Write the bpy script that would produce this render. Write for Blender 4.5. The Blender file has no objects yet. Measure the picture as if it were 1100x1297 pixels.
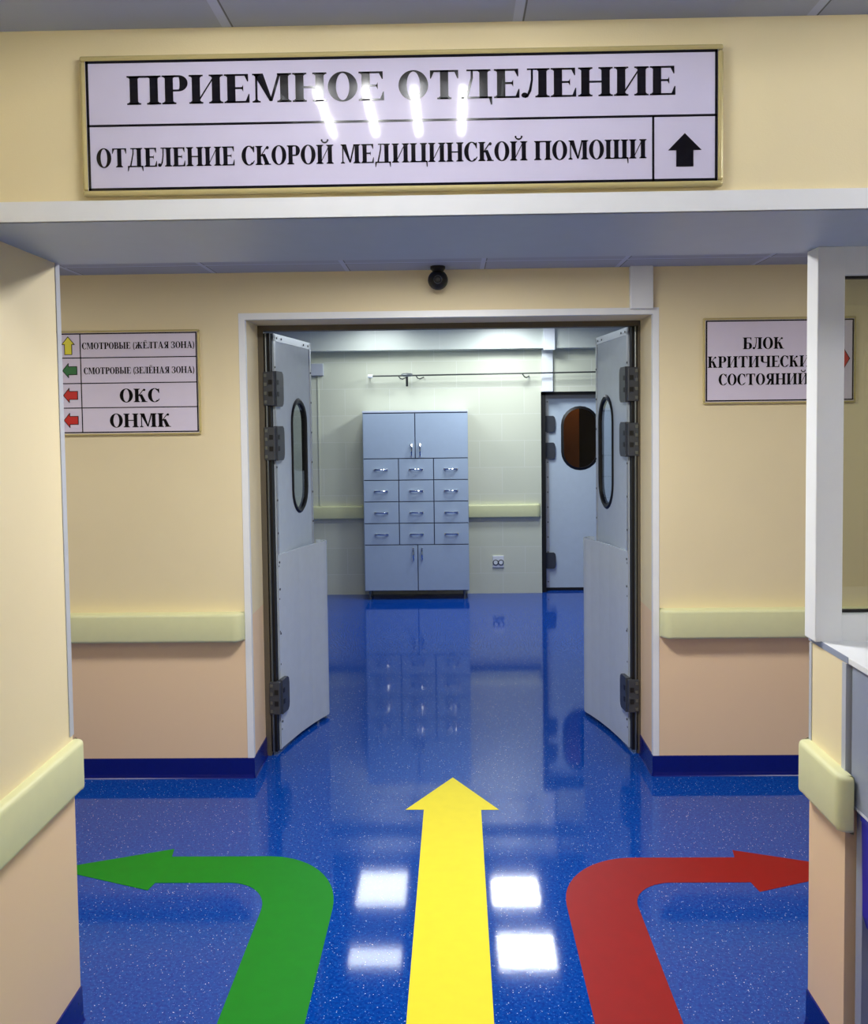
import bpy, bmesh, math, random
from math import radians, pi, sin, cos, atan2, hypot
from mathutils import Vector, Matrix, Euler

S = bpy.context.scene
COL = S.collection

# ------------------------------------------------------------------ camera
cam_d = bpy.data.cameras.new('camera')
cam = bpy.data.objects.new('camera', cam_d)
COL.objects.link(cam)
cam_d.sensor_fit = 'VERTICAL'
cam_d.sensor_height = 24.0
cam_d.lens = 24.0 * 1180.0 / 1297.0
cam_d.shift_y = (592.0 - 648.5) / 1297.0
cam_d.clip_start = 0.05
cam.matrix_world = (Matrix.Translation((0, 0, 1.70)) @ Matrix.Rotation(radians(1.07), 4, 'Z')
                    @ Matrix.Rotation(radians(90 - 2.77), 4, 'X') @ Matrix.Rotation(radians(-0.69), 4, 'Z'))
S.camera = cam

# ------------------------------------------------------------------ world, exposure
w = bpy.data.worlds.new('world')
S.world = w
w.use_nodes = True
w.node_tree.nodes['Background'].inputs[0].default_value = (0.7, 0.8, 1.0, 1)
w.node_tree.nodes['Background'].inputs[1].default_value = 0.03
S.view_settings.view_transform = 'Standard'
S.view_settings.look = 'None'
S.view_settings.exposure = 0.88
S.view_settings.gamma = 1.0
S.view_settings.use_curve_mapping = False
S.cycles.max_bounces = 10
S.cycles.diffuse_bounces = 6
S.cycles.use_denoising = True
S.cycles.sample_clamp_indirect = 4.0

# radiance of the lamps
L_FAR = 15.5        # ceiling panels in the far room
L_CORR = 6.0       # ceiling panels in the corridor
L_TUBE = 28.0      # tubes of the near fixtures
COOL = (0.90, 0.97, 1.0)
NEUT = (1.0, 0.97, 0.93)


# ------------------------------------------------------------------ materials
def srgb(r, g, b):
    def f(c):
        c /= 255.0
        return c / 12.92 if c <= 0.04045 else ((c + 0.055) / 1.055) ** 2.4
    return (f(r), f(g), f(b), 1.0)


def mat(name, rgb, rough=0.5, metal=0.0, spec=0.5, noise=0.03, nscale=18.0, bump=0.0, bscale=200.0, coat=0.0):
    m = bpy.data.materials.new(name)
    m.use_nodes = True
    nt = m.node_tree
    b = nt.nodes['Principled BSDF']
    c = srgb(*rgb)
    b.inputs['Roughness'].default_value = rough
    b.inputs['Metallic'].default_value = metal
    b.inputs['Specular IOR Level'].default_value = spec
    b.inputs['Coat Weight'].default_value = coat
    b.inputs['Coat Roughness'].default_value = 0.05
    geo = nt.nodes.new('ShaderNodeNewGeometry')
    n = nt.nodes.new('ShaderNodeTexNoise')
    n.inputs['Scale'].default_value = nscale
    n.inputs['Detail'].default_value = 4
    nt.links.new(geo.outputs['Position'], n.inputs['Vector'])
    r = nt.nodes.new('ShaderNodeValToRGB')
    r.color_ramp.elements[0].position = 0.3
    r.color_ramp.elements[1].position = 0.7
    r.color_ramp.elements[0].color = tuple(max(0, x * (1 - noise)) for x in c[:3]) + (1,)
    r.color_ramp.elements[1].color = tuple(min(1, x * (1 + noise)) for x in c[:3]) + (1,)
    nt.links.new(n.outputs['Fac'], r.inputs['Fac'])
    nt.links.new(r.outputs['Color'], b.inputs['Base Color'])
    if bump > 0:
        n2 = nt.nodes.new('ShaderNodeTexNoise')
        n2.inputs['Scale'].default_value = bscale
        nt.links.new(geo.outputs['Position'], n2.inputs['Vector'])
        bp = nt.nodes.new('ShaderNodeBump')
        bp.inputs['Strength'].default_value = bump
        bp.inputs['Distance'].default_value = 0.002
        nt.links.new(n2.outputs['Fac'], bp.inputs['Height'])
        nt.links.new(bp.outputs['Normal'], b.inputs['Normal'])
    return m


def emis(name, rgb, strength):
    m = bpy.data.materials.new(name)
    m.use_nodes = True
    nt = m.node_tree
    nt.nodes.remove(nt.nodes['Principled BSDF'])
    e = nt.nodes.new('ShaderNodeEmission')
    e.inputs[0].default_value = tuple(rgb) + (1,)
    e.inputs[1].default_value = strength
    nt.links.new(e.outputs[0], nt.nodes['Material Output'].inputs[0])
    return m


def glass(name, tint, refl=1.0):
    m = bpy.data.materials.new(name)
    m.use_nodes = True
    nt = m.node_tree
    nt.nodes.remove(nt.nodes['Principled BSDF'])
    t = nt.nodes.new('ShaderNodeBsdfTransparent')
    t.inputs[0].default_value = tuple(tint) + (1,)
    g = nt.nodes.new('ShaderNodeBsdfGlossy')
    g.inputs['Roughness'].default_value = 0.02
    fr = nt.nodes.new('ShaderNodeFresnel')
    fr.inputs[0].default_value = 1.45
    mu = nt.nodes.new('ShaderNodeMath')
    mu.operation = 'MULTIPLY'
    mu.inputs[1].default_value = refl
    mx = nt.nodes.new('ShaderNodeMixShader')
    # only the face the light enters by reflects (no total reflection inside the thin pane)
    geo = nt.nodes.new('ShaderNodeNewGeometry')
    inv = nt.nodes.new('ShaderNodeMath'); inv.operation = 'SUBTRACT'; inv.inputs[0].default_value = 1.0
    nt.links.new(geo.outputs['Backfacing'], inv.inputs[1])
    m2 = nt.nodes.new('ShaderNodeMath'); m2.operation = 'MULTIPLY'
    nt.links.new(fr.outputs[0], m2.inputs[0]); nt.links.new(inv.outputs[0], m2.inputs[1])
    nt.links.new(m2.outputs[0], mu.inputs[0])
    nt.links.new(mu.outputs[0], mx.inputs[0])
    nt.links.new(t.outputs[0], mx.inputs[1])
    nt.links.new(g.outputs[0], mx.inputs[2])
    nt.links.new(mx.outputs[0], nt.nodes['Material Output'].inputs[0])
    return m


def wall_paint(name, top, low, split):
    """cream paint above the handrail line, peach paint below it"""
    m = mat(name, top, rough=0.55, noise=0.02, nscale=3.0, bump=0.15, bscale=350.0)
    nt = m.node_tree
    b = nt.nodes['Principled BSDF']
    old = b.inputs['Base Color'].links[0].from_socket
    geo = nt.nodes.new('ShaderNodeNewGeometry')
    sx = nt.nodes.new('ShaderNodeSeparateXYZ')
    nt.links.new(geo.outputs['Position'], sx.inputs[0])
    gt = nt.nodes.new('ShaderNodeMath')
    gt.operation = 'GREATER_THAN'
    gt.inputs[1].default_value = split
    nt.links.new(sx.outputs['Z'], gt.inputs[0])
    mx = nt.nodes.new('ShaderNodeMix')
    mx.data_type = 'RGBA'
    mx.inputs['A'].default_value = srgb(*low)
    nt.links.new(gt.outputs[0], mx.inputs['Factor'])
    nt.links.new(old, mx.inputs['B'])
    nt.links.new(mx.outputs['Result'], b.inputs['Base Color'])
    return m


def tile_mat(name, c1, c2, mortar, bw, bh, offx=0.0, offz=0.0):
    m = bpy.data.materials.new(name)
    m.use_nodes = True
    nt = m.node_tree
    b = nt.nodes['Principled BSDF']
    geo = nt.nodes.new('ShaderNodeNewGeometry')
    sx = nt.nodes.new('ShaderNodeSeparateXYZ')
    nt.links.new(geo.outputs['Position'], sx.inputs[0])
    cx = nt.nodes.new('ShaderNodeCombineXYZ')
    ax = nt.nodes.new('ShaderNodeMath'); ax.inputs[1].default_value = offx
    az = nt.nodes.new('ShaderNodeMath'); az.inputs[1].default_value = offz
    nt.links.new(sx.outputs['X'], ax.inputs[0])
    nt.links.new(sx.outputs['Z'], az.inputs[0])
    nt.links.new(ax.outputs[0], cx.inputs['X'])
    nt.links.new(az.outputs[0], cx.inputs['Y'])
    br = nt.nodes.new('ShaderNodeTexBrick')
    br.offset = 0.5
    br.inputs['Scale'].default_value = 1.0
    br.inputs['Brick Width'].default_value = bw
    br.inputs['Row Height'].default_value = bh
    br.inputs['Mortar Size'].default_value = 0.004
    br.inputs['Mortar Smooth'].default_value = 0.3
    br.inputs['Color1'].default_value = srgb(*c1)
    br.inputs['Color2'].default_value = srgb(*c2)
    br.inputs['Mortar'].default_value = srgb(*mortar)
    nt.links.new(cx.outputs[0], br.inputs['Vector'])
    nt.links.new(br.outputs['Color'], b.inputs['Base Color'])
    b.inputs['Roughness'].default_value = 0.3
    return m


def ceiling_mat(name, c, tile, offx, offy):
    """suspended mineral tiles with thin grid lines"""
    m = bpy.data.materials.new(name)
    m.use_nodes = True
    nt = m.node_tree
    b = nt.nodes['Principled BSDF']
    geo = nt.nodes.new('ShaderNodeNewGeometry')
    mp = nt.nodes.new('ShaderNodeMapping')
    mp.inputs['Location'].default_value = (offx, offy, 0)
    nt.links.new(geo.outputs['Position'], mp.inputs['Vector'])
    br = nt.nodes.new('ShaderNodeTexBrick')
    br.offset = 0.0
    br.inputs['Scale'].default_value = 1.0
    br.inputs['Brick Width'].default_value = tile
    br.inputs['Row Height'].default_value = tile
    br.inputs['Mortar Size'].default_value = 0.0035
    br.inputs['Mortar Smooth'].default_value = 0.1
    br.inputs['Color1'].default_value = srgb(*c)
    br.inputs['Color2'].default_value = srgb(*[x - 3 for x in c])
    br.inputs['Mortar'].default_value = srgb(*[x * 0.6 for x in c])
    nt.links.new(mp.outputs[0], br.inputs['Vector'])
    br.inputs['Mortar Size'].default_value = 0.002
    mp2 = nt.nodes.new('ShaderNodeMapping')
    mp2.inputs['Location'].default_value = (offx + .013, offy + .013, 0)
    nt.links.new(geo.outputs['Position'], mp2.inputs['Vector'])
    b2 = nt.nodes.new('ShaderNodeTexBrick')
    b2.offset = 0.0
    b2.inputs['Scale'].default_value = 1.0
    b2.inputs['Brick Width'].default_value = tile
    b2.inputs['Row Height'].default_value = tile
    b2.inputs['Mortar Size'].default_value = 0.010
    b2.inputs['Mortar Smooth'].default_value = 0.0
    b2.inputs['Mortar'].default_value = srgb(*[min(255, x * 1.12) for x in c])
    nt.links.new(mp2.outputs[0], b2.inputs['Vector'])
    nt.links.new(br.outputs['Color'], b2.inputs['Color1'])
    nt.links.new(br.outputs['Color'], b2.inputs['Color2'])
    nt.links.new(b2.outputs['Color'], b.inputs['Base Color'])
    b.inputs['Roughness'].default_value = 0.8
    return m


def floor_mat():
    m = bpy.data.materials.new('blue_vinyl')
    m.use_nodes = True
    nt = m.node_tree
    b = nt.nodes['Principled BSDF']
    geo = nt.nodes.new('ShaderNodeNewGeometry')
    # soft tonal mottling
    n = nt.nodes.new('ShaderNodeTexNoise')
    n.inputs['Scale'].default_value = 90.0
    n.inputs['Detail'].default_value = 6
    nt.links.new(geo.outputs['Position'], n.inputs['Vector'])
    base = nt.nodes.new('ShaderNodeValToRGB')
    base.color_ramp.elements[0].position = 0.35
    base.color_ramp.elements[0].color = srgb(2, 52, 148)
    base.color_ramp.elements[1].position = 0.65
    base.color_ramp.elements[1].color = srgb(8, 78, 174)
    nt.links.new(n.outputs['Fac'], base.inputs['Fac'])
    col = base.outputs['Color']
    for scale, rad, dens, rgb in ((180.0, 0.26, 0.05, (190, 215, 245)), (120.0, 0.20, 0.055, (225, 238, 250)), (260.0, 0.36, 0.12, (70, 120, 215))):
        v = nt.nodes.new('ShaderNodeTexVoronoi')
        v.inputs['Scale'].default_value = scale
        nt.links.new(geo.outputs['Position'], v.inputs['Vector'])
        lt = nt.nodes.new('ShaderNodeMath'); lt.operation = 'LESS_THAN'; lt.inputs[1].default_value = rad
        nt.links.new(v.outputs['Distance'], lt.inputs[0])
        sp = nt.nodes.new('ShaderNodeSeparateColor')
        nt.links.new(v.outputs['Color'], sp.inputs[0])
        l2 = nt.nodes.new('ShaderNodeMath'); l2.operation = 'LESS_THAN'; l2.inputs[1].default_value = dens
        nt.links.new(sp.outputs[0], l2.inputs[0])
        mm = nt.nodes.new('ShaderNodeMath'); mm.operation = 'MULTIPLY'
        nt.links.new(lt.outputs[0], mm.inputs[0]); nt.links.new(l2.outputs[0], mm.inputs[1])
        mx = nt.nodes.new('ShaderNodeMix'); mx.data_type = 'RGBA'
        nt.links.new(mm.outputs[0], mx.inputs['Factor'])
        nt.links.new(col, mx.inputs['A'])
        mx.inputs['B'].default_value = srgb(*rgb)
        col = mx.outputs['Result']
    nt.links.new(col, b.inputs['Base Color'])
    b.inputs['Roughness'].default_value = 0.06
    b.inputs['Specular IOR Level'].default_value = 0.38
    n2 = nt.nodes.new('ShaderNodeTexNoise')
    n2.inputs['Scale'].default_value = 35.0
    nt.links.new(geo.outputs['Position'], n2.inputs['Vector'])
    bp = nt.nodes.new('ShaderNodeBump')
    bp.inputs['Strength'].default_value = 0.02
    bp.inputs['Distance'].default_value = 0.002
    nt.links.new(n2.outputs['Fac'], bp.inputs['Height'])
    nt.links.new(bp.outputs['Normal'], b.inputs['Normal'])
    return m


M = {}
M['wall'] = wall_paint('cream_peach_paint', (240, 226, 186), (244, 214, 176), 0.785)
M['wall_plain'] = mat('cream_paint', (244, 230, 184), rough=0.55, noise=0.02, nscale=3, bump=0.15, bscale=350)
M['floor'] = floor_mat()
M['base'] = mat('dark_blue_vinyl', (4, 22, 120), rough=0.25, noise=0.05, nscale=60)
M['rail'] = mat('pale_green_pvc', (222, 224, 176), rough=0.45, noise=0.015)
M['white_pvc'] = mat('white_plastic', (240, 244, 248), rough=0.35, noise=0.01)
M['soffit'] = mat('pale_laminate', (170, 184, 212), rough=0.45, noise=0.015)
M['trim_grey'] = mat('grey_plastic_trim', (190, 195, 205), rough=0.4, noise=0.02)
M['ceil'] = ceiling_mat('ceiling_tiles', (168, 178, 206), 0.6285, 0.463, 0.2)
M['tile'] = tile_mat('wall_tiles', (220, 223, 203), (216, 220, 199), (228, 231, 216), 0.44, 0.262, 0.16, 0.06)
M['beam_tile'] = tile_mat('beam_tiles', (216, 222, 212), (213, 219, 209), (224, 229, 221), 0.62, 0.8, 0.1, 0.0)
M['door'] = mat('grey_door_laminate', (198, 212, 226), rough=0.25, noise=0.02)
M['bumper'] = mat('grey_bumper_plastic', (204, 216, 228), rough=0.16, noise=0.02)
M['edge_metal'] = mat('brushed_edge_metal', (200, 205, 212), rough=0.35, metal=0.6, noise=0.03)
M['dark_frame'] = mat('dark_bronze_frame', (92, 84, 70), rough=0.5, noise=0.05)
M['black'] = mat('black_rubber', (14, 14, 16), rough=0.5, noise=0.05)
M['hinge'] = mat('charcoal_plastic', (62, 66, 74), rough=0.4, noise=0.05)
M['dark_steel'] = mat('dark_steel', (74, 78, 74), rough=0.4, metal=0.5, noise=0.03)
M['chrome'] = mat('chrome', (225, 228, 232), rough=0.15, metal=1.0, noise=0.01)
M['steel'] = mat('dull_steel', (120, 125, 125), rough=0.35, metal=0.8, noise=0.03)
M['cab'] = mat('blue_grey_laminate', (172, 190, 212), rough=0.4, noise=0.015)
M['cab_edge'] = mat('slate_edge', (92, 102, 128), rough=0.5, noise=0.03)
M['cab_top'] = mat('pale_edge_band', (214, 222, 238), rough=0.4, noise=0.01)
M['gold'] = mat('pale_gold_frame', (198, 184, 128), rough=0.25, metal=0.1, noise=0.03)
M['sign'] = mat('white_acrylic', (214, 210, 236), rough=0.06, noise=0.01)
M['sign_matte'] = mat('white_sign_film', (228, 220, 240), rough=0.45, spec=0.2, noise=0.01)
M['ink'] = mat('black_ink', (16, 13, 18), rough=0.06, noise=0.05)
M['ink_matte'] = mat('black_print', (12, 10, 13), rough=0.6, spec=0.1, noise=0.05)
M['a_yellow'] = mat('yellow_print', (238, 228, 20), rough=0.35, noise=0.02)
M['a_green'] = mat('green_print', (0, 110, 48), rough=0.35, noise=0.03)
M['a_red'] = mat('red_print', (206, 28, 28), rough=0.35, noise=0.03)
M['f_yellow'] = mat('yellow_floor_vinyl', (246, 232, 46), rough=0.55, noise=0.02, spec=0.25)
M['f_green'] = mat('green_floor_vinyl', (14, 132, 20), rough=0.5, noise=0.04, spec=0.25)
M['f_red'] = mat('red_floor_vinyl', (146, 10, 8), rough=0.5, noise=0.04, spec=0.25)
M['desk'] = mat('grey_desk_laminate', (150, 160, 182), rough=0.4, noise=0.02)
M['blue_plastic'] = mat('blue_plastic', (22, 26, 170), rough=0.4, noise=0.03)
M['glass_rec'] = glass('tinted_pane', (0.76, 0.78, 0.74), 1.8)
M['glass'] = glass('clear_pane', (0.86, 0.89, 0.9), 1.0)
M['brown'] = mat('brown_wood', (176, 100, 40), rough=0.5, noise=0.1, nscale=8)
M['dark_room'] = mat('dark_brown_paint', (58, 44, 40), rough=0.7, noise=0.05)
M['lamp_far'] = emis('far_panel_light', COOL, L_FAR)
M['lamp_far_left'] = emis('far_left_panel_light', COOL, L_FAR * 0.42)
M['lamp_far_bright'] = emis('far_right_panel_light', COOL, L_FAR * 1.5)
M['lamp_corr_mid'] = emis('corridor_mid_light', NEUT, L_CORR * 7.2)
M['lamp_corr'] = emis('corridor_panel_light', NEUT, L_CORR)
M['lamp_tube'] = emis('tube_light', (1.0, 0.98, 0.97), L_TUBE)
M['lamp_tube_desk'] = emis('desk_tube_light', (1.0, 0.98, 0.97), L_TUBE * 1.4)
M['lamp_added_fill'] = emis('added_warm_fill', (1.0, 0.75, 0.5), 6.0)


# ------------------------------------------------------------------ mesh builder
class MB:
    def __init__(s):
        s.v = []; s.f = []; s.mi = []

    def add(s, vs, fs, mi=0):
        o = len(s.v)
        s.v += [tuple(p) for p in vs]
        s.f += [tuple(o + i for i in f) for f in fs]
        s.mi += [mi] * len(fs)
        return s

    def box(s, x0, x1, y0, y1, z0, z1, mi=0, bev=0.0, seg=2):
        if bev <= 0:
            vs = [(x, y, z) for x in (x0, x1) for y in (y0, y1) for z in (z0, z1)]
            fs = [(0, 1, 3, 2), (4, 6, 7, 5), (0, 4, 5, 1), (2, 3, 7, 6), (0, 2, 6, 4), (1, 5, 7, 3)]
            return s.add(vs, fs, mi)
        bm = bmesh.new()
        bmesh.ops.create_cube(bm, size=1.0)
        for v in bm.verts:
            v.co = Vector((x0 + (v.co.x + .5) * (x1 - x0), y0 + (v.co.y + .5) * (y1 - y0), z0 + (v.co.z + .5) * (z1 - z0)))
        bmesh.ops.bevel(bm, geom=list(bm.edges), offset=bev, segments=seg, profile=0.5, affect='EDGES')
        bm.verts.index_update()
        s.add([v.co[:] for v in bm.verts], [[v.index for v in f.verts] for f in bm.faces], mi)
        bm.free()
        return s

    def prism(s, poly, a, b, axis='z', mi=0):
        """extrude a 2-D polygon; axis z: (x,y); axis y: (x,z); axis x: (y,z)"""
        def P(p, h):
            if axis == 'z': return (p[0], p[1], h)
            if axis == 'y': return (p[0], h, p[1])
            return (h, p[0], p[1])
        n = len(poly)
        vs = [P(p, a) for p in poly] + [P(p, b) for p in poly]
        fs = [tuple(range(n))[::-1], tuple(range(n, 2 * n))] + [(i, (i + 1) % n, n + (i + 1) % n, n + i) for i in range(n)]
        return s.add(vs, fs, mi)

    def tube(s, pts, r, n=10, mi=0, closed=False):
        pts = [Vector(p) for p in pts]
        k = len(pts)
        rings = []
        for i, p in enumerate(pts):
            if closed:
                d = pts[(i + 1) % k] - pts[i - 1]
            else:
                d = pts[min(i + 1, k - 1)] - pts[max(i - 1, 0)]
            d.normalize()
            up = Vector((0, 0, 1)) if abs(d.z) < .9 else Vector((1, 0, 0))
            a = d.cross(up).normalized(); b = a.cross(d)
            rings.append([(p + r * (cos(2 * pi * j / n) * a + sin(2 * pi * j / n) * b))[:] for j in range(n)])
        vs = [q for ring in rings for q in ring]
        fs = []
        for i in range(k if closed else k - 1):
            i2 = (i + 1) % k
            for j in range(n):
                fs.append((i * n + j, i * n + (j + 1) % n, i2 * n + (j + 1) % n, i2 * n + j))
        if not closed:
            fs.append(tuple(range(n))[::-1]); fs.append(tuple((k - 1) * n + j for j in range(n)))
        return s.add(vs, fs, mi)

    def lathe(s, prof, c, axis='z', n=24, mi=0):
        """prof: (radius, height) along axis from centre c"""
        vs = []
        for (r, h) in prof:
            for j in range(n):
                a = 2 * pi * j / n
                if axis == 'z': vs.append((c[0] + r * cos(a), c[1] + r * sin(a), c[2] + h))
                elif axis == 'y': vs.append((c[0] + r * cos(a), c[1] + h, c[2] + r * sin(a)))
                else: vs.append((c[0] + h, c[1] + r * cos(a), c[2] + r * sin(a)))
        fs = []
        for i in range(len(prof) - 1):
            for j in range(n):
                fs.append((i * n + j, i * n + (j + 1) % n, (i + 1) * n + (j + 1) % n, (i + 1) * n + j))
        fs.append(tuple(range(n))[::-1]); fs.append(tuple((len(prof) - 1) * n + j for j in range(n)))
        return s.add(vs, fs, mi)

    def sheet(s, prof, t, z0, z1, mi=0):
        """thin solid sheet following an open plan profile [(x,y)...], thickness t"""
        k = len(prof)
        out = []
        for i in range(k):
            p0 = prof[max(i - 1, 0)]; p1 = prof[min(i + 1, k - 1)]
            dx, dy = p1[0] - p0[0], p1[1] - p0[1]
            l = hypot(dx, dy)
            out.append((prof[i][0] - dy / l * t, prof[i][1] + dx / l * t))
        poly = list(prof) + out[::-1]
        for i in range(k - 1):
            self_quad = [prof[i], prof[i + 1], out[i + 1], out[i]]
            s.prism(self_quad, z0, z1, 'z', mi)
        return s

    def build(s, name, m, parent=None, smooth=False, loc=None):
        me = bpy.data.meshes.new(name)
        me.from_pydata(s.v, [], s.f)
        ms = m if isinstance(m, (list, tuple)) else [m]
        for k in ms: me.materials.append(k)
        me.polygons.foreach_set('material_index', s.mi)
        bm = bmesh.new(); bm.from_mesh(me)
        bmesh.ops.remove_doubles(bm, verts=bm.verts, dist=1e-6)
        bmesh.ops.recalc_face_normals(bm, faces=bm.faces)
        bm.to_mesh(me); bm.free()
        if smooth:
            for p in me.polygons: p.use_smooth = True
            try:
                me.set_sharp_from_angle(angle=radians(40))
            except Exception:
                pass
        o = bpy.data.objects.new(name, me)
        COL.objects.link(o)
        if parent is not None: o.parent = parent
        if loc is not None: o.location = loc
        return o


def struct(o, label, cat):
    o['kind'] = 'structure'; o['label'] = label; o['category'] = cat
    return o


def tag(o, label, cat, group=None):
    o['label'] = label; o['category'] = cat
    if group: o['group'] = group
    return o


def empty(name, loc, rz=0.0):
    o = bpy.data.objects.new(name, None)
    o.empty_display_size = 0.1
    COL.objects.link(o)
    o.location = loc; o.rotation_euler = (0, 0, rz)
    return o


# ------------------------------------------------------------------ key dimensions (metres)
YD = 4.395          # corridor face of the door wall
YDB = 4.69          # its far face
YN0, YN1 = 2.053, 2.577   # lintel over the near opening
ZL = 2.16           # lintel soffit
ZN, ZC, ZF = 2.56, 2.412, 2.63   # ceilings: near room, corridor, far room
XL, XR = -1.080, 0.985    # sides of the near opening
YF = 9.17           # tiled far wall
BH = 0.098

# ------------------------------------------------------------------ floor, ceilings, walls
struct(MB().box(-5, 5, -2.4, 11.2, -0.1, 0).build('floor', M['floor']), 'glossy speckled blue vinyl floor', 'floor')

struct(MB().box(-1.3, 3.2, -2.4, YN0, ZN, ZN + .05).build('ceiling', M['ceil']), 'grey tiled ceiling above the big sign', 'ceiling')
struct(MB().box(-5, 5, YN1, YD, ZC, ZC + .05).build('ceiling', M['ceil']), 'low tiled ceiling of the cross corridor', 'ceiling')
struct(MB().box(-3.2, 3.2, YDB, YF, ZF, ZF + .05).build('ceiling', M['ceil']), 'ceiling of the far tiled room', 'ceiling')

struct(MB().box(-1.3, XL, -2.4, YN1, 0, ZN).build('wall_left', M['wall']), 'near left wall, cream over peach', 'wall')
struct(MB().box(-5, -1.3, YN1 - .15, YN1, 0, ZN).build('wall_left_corridor', M['wall']), 'corridor side of the near left wall', 'wall')
struct(MB().box(-1.3, 3.2, -2.4 - .1, -2.24, 0, ZN).build('wall_behind', M['wall']), 'wall behind the viewer', 'wall')
struct(MB().box(3.2, 3.3, -2.4, YN1, 0, ZN).build('wall_right', M['wall']), 'right wall of the near hall', 'wall')
struct(MB().box(-1.3, 3.2, YN0, YN1, ZL, ZN + .05).build('wall_lintel', M['wall_plain']), 'cream beam wall that carries the big sign', 'wall')
struct(MB().box(-1.3 + .22, 3.2, YN0 - .006, YN1 + .004, ZL - .012, ZL).build('trim_soffit', M['soffit']), 'pale laminate soffit under the beam wall', 'trim')
struct(MB().box(-1.08, 3.2, YN0 - .012, YN0, ZL - .012, ZL + .031).build('trim_lintel', M['white_pvc']), 'white strip along the lower edge of the beam wall', 'trim')
# pier and reception half wall
struct(MB().box(XR, 1.032, 2.325, 2.56, 0, 1.085).box(1.032, 3.2, 2.40, 2.56, 0, 1.085)
       .build('wall_pier', M['wall']), 'low right pier wall under the white window frame', 'wall')

# door wall with its opening
OX0, OX1, OZ = -0.967, 0.950, 2.195
struct(MB().box(-5, OX0, YD, YDB, 0, 2.7).box(OX1, 5, YD, YDB, 0, 2.7).box(OX0, OX1, YD, YDB, OZ, 2.7)
       .build('wall_back', M['wall']), 'cream and peach corridor wall around the double door', 'wall')
struct(MB().box(-5.1, -5, YN1 - .15, YD, 0, ZN).build('wall_corridor_left', M['wall']), 'end wall of the corridor, left', 'wall')
struct(MB().box(5, 5.1, YN1 - .3, YD, 0, ZN).build('wall_corridor_right', M['wall']), 'end wall of the corridor, right', 'wall')
struct(MB().box(3.3, 5, YN1 - .15, YN1, 0, ZN).build('wall_right_corridor', M['wall']), 'corridor side of the right wall', 'wall')

# far room
struct(MB().box(-3.2, 0.885, YF, YF + .25, 0, 2.7).box(0.885, 3.2, YF, YF + .25, 1.985, 2.7).box(1.93, 3.2, YF, YF + .25, 0, 1.985)
       .build('wall_far', M['tile']), 'pale tiled wall of the far room', 'wall')
struct(MB().box(-3.2, 3.2, 9.0, YF, 2.40, ZF).build('wall_far_beam', M['beam_tile']), 'tiled ceiling beam across the far wall', 'wall')
struct(MB().box(-3.3, -3.2, YDB, YF + .25, 0, 2.7).build('wall_far_left', M['tile']), 'left tiled wall of the far room', 'wall')
struct(MB().box(3.2, 3.3, YDB, YF + .25, 0, 2.7).build('wall_far_right', M['tile']), 'right tiled wall of the far room', 'wall')
# dim room seen through the far door's window
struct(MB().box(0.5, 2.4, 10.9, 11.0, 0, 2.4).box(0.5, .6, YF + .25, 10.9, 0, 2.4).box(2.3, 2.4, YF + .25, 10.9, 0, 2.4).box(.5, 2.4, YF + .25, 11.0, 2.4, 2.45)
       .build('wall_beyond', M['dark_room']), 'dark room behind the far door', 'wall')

# baseboards (coved blue vinyl)
def baseboard(name, segs, label):
    mb = MB()
    for (ax, ay, bx, by) in segs:
        d = Vector((bx - ax, by - ay, 0)); l = d.length; d.normalize()
        nrm = Vector((d.y, -d.x, 0))     # points to the room when the run is taken with the wall on its left
        prof = [(0, 0), (.012, 0), (.008, .004), (.006, .02), (.005, BH), (0, BH)]
        vs = []
        for t in (0, l):
            for (o_, z) in prof:
                p = Vector((ax, ay, 0)) + d * t + nrm * o_
                vs.append((p.x, p.y, z))
        n = len(prof)
        mb.add(vs, [tuple(range(n))[::-1], tuple(range(n, 2 * n))] + [(i, (i + 1) % n, n + (i + 1) % n, n + i) for i in range(n)])
    return struct(mb.build(name, M['base']), label, 'baseboard')

baseboard('baseboard_back_left', [(-5, YD, OX0, YD), (OX0, YD - .005, OX0, YDB)], 'dark blue baseboard left of the double door')
baseboard('baseboard_back_right', [(OX1, YDB, OX1, YD - .005), (OX1, YD, 5, YD)], 'dark blue baseboard right of the double door')
baseboard('baseboard_left', [(XL, -2.24, XL, YN1)], 'dark blue baseboard of the near left wall')
baseboard('baseboard_pier', [(XR, 2.56, XR, 2.325), (XR, 2.325, 1.032, 2.325)], 'dark blue baseboard of the right pier')

# white angle trims round the door opening
t = .0025
struct(MB().box(OX0 - .028, OX0 + t, YD - t, YD, BH, OZ - t).box(OX0, OX0 + t, YD, YD + .028, BH, OZ - t)
       .box(OX1 - t, OX1 + .027, YD - t, YD, BH, OZ - t).box(OX1 - t, OX1, YD, YD + .028, BH, OZ - t)
       .box(OX0 - .028, OX1 + .027, YD - t, YD, OZ - t, OZ + .028).box(OX0, OX1, YD, YD + .028, OZ - t, OZ)
       .build('trim_1', M['white_pvc']), 'white corner trim round the double door opening', 'trim')
struct(MB().box(XL, XL + t, YN1 - .024, YN1 + t, .83, ZL - .012).box(XL - .024, XL, YN1, YN1 + t, .83, ZL - .012)
       .build('trim_2', M['trim_grey']), 'pale grey corner strip on the near left wall end', 'trim')
struct(MB().box(XR - t, XR, 2.546, 2.562, .80, 1.083).box(XR - t, XR, 2.325, 2.346, .80, 1.083).box(XR - t, XR + .02, 2.325 - t, 2.325, .80, 1.083)
       .build('trim_3', M['trim_grey']), 'grey corner strips on the right pier', 'trim')

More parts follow.
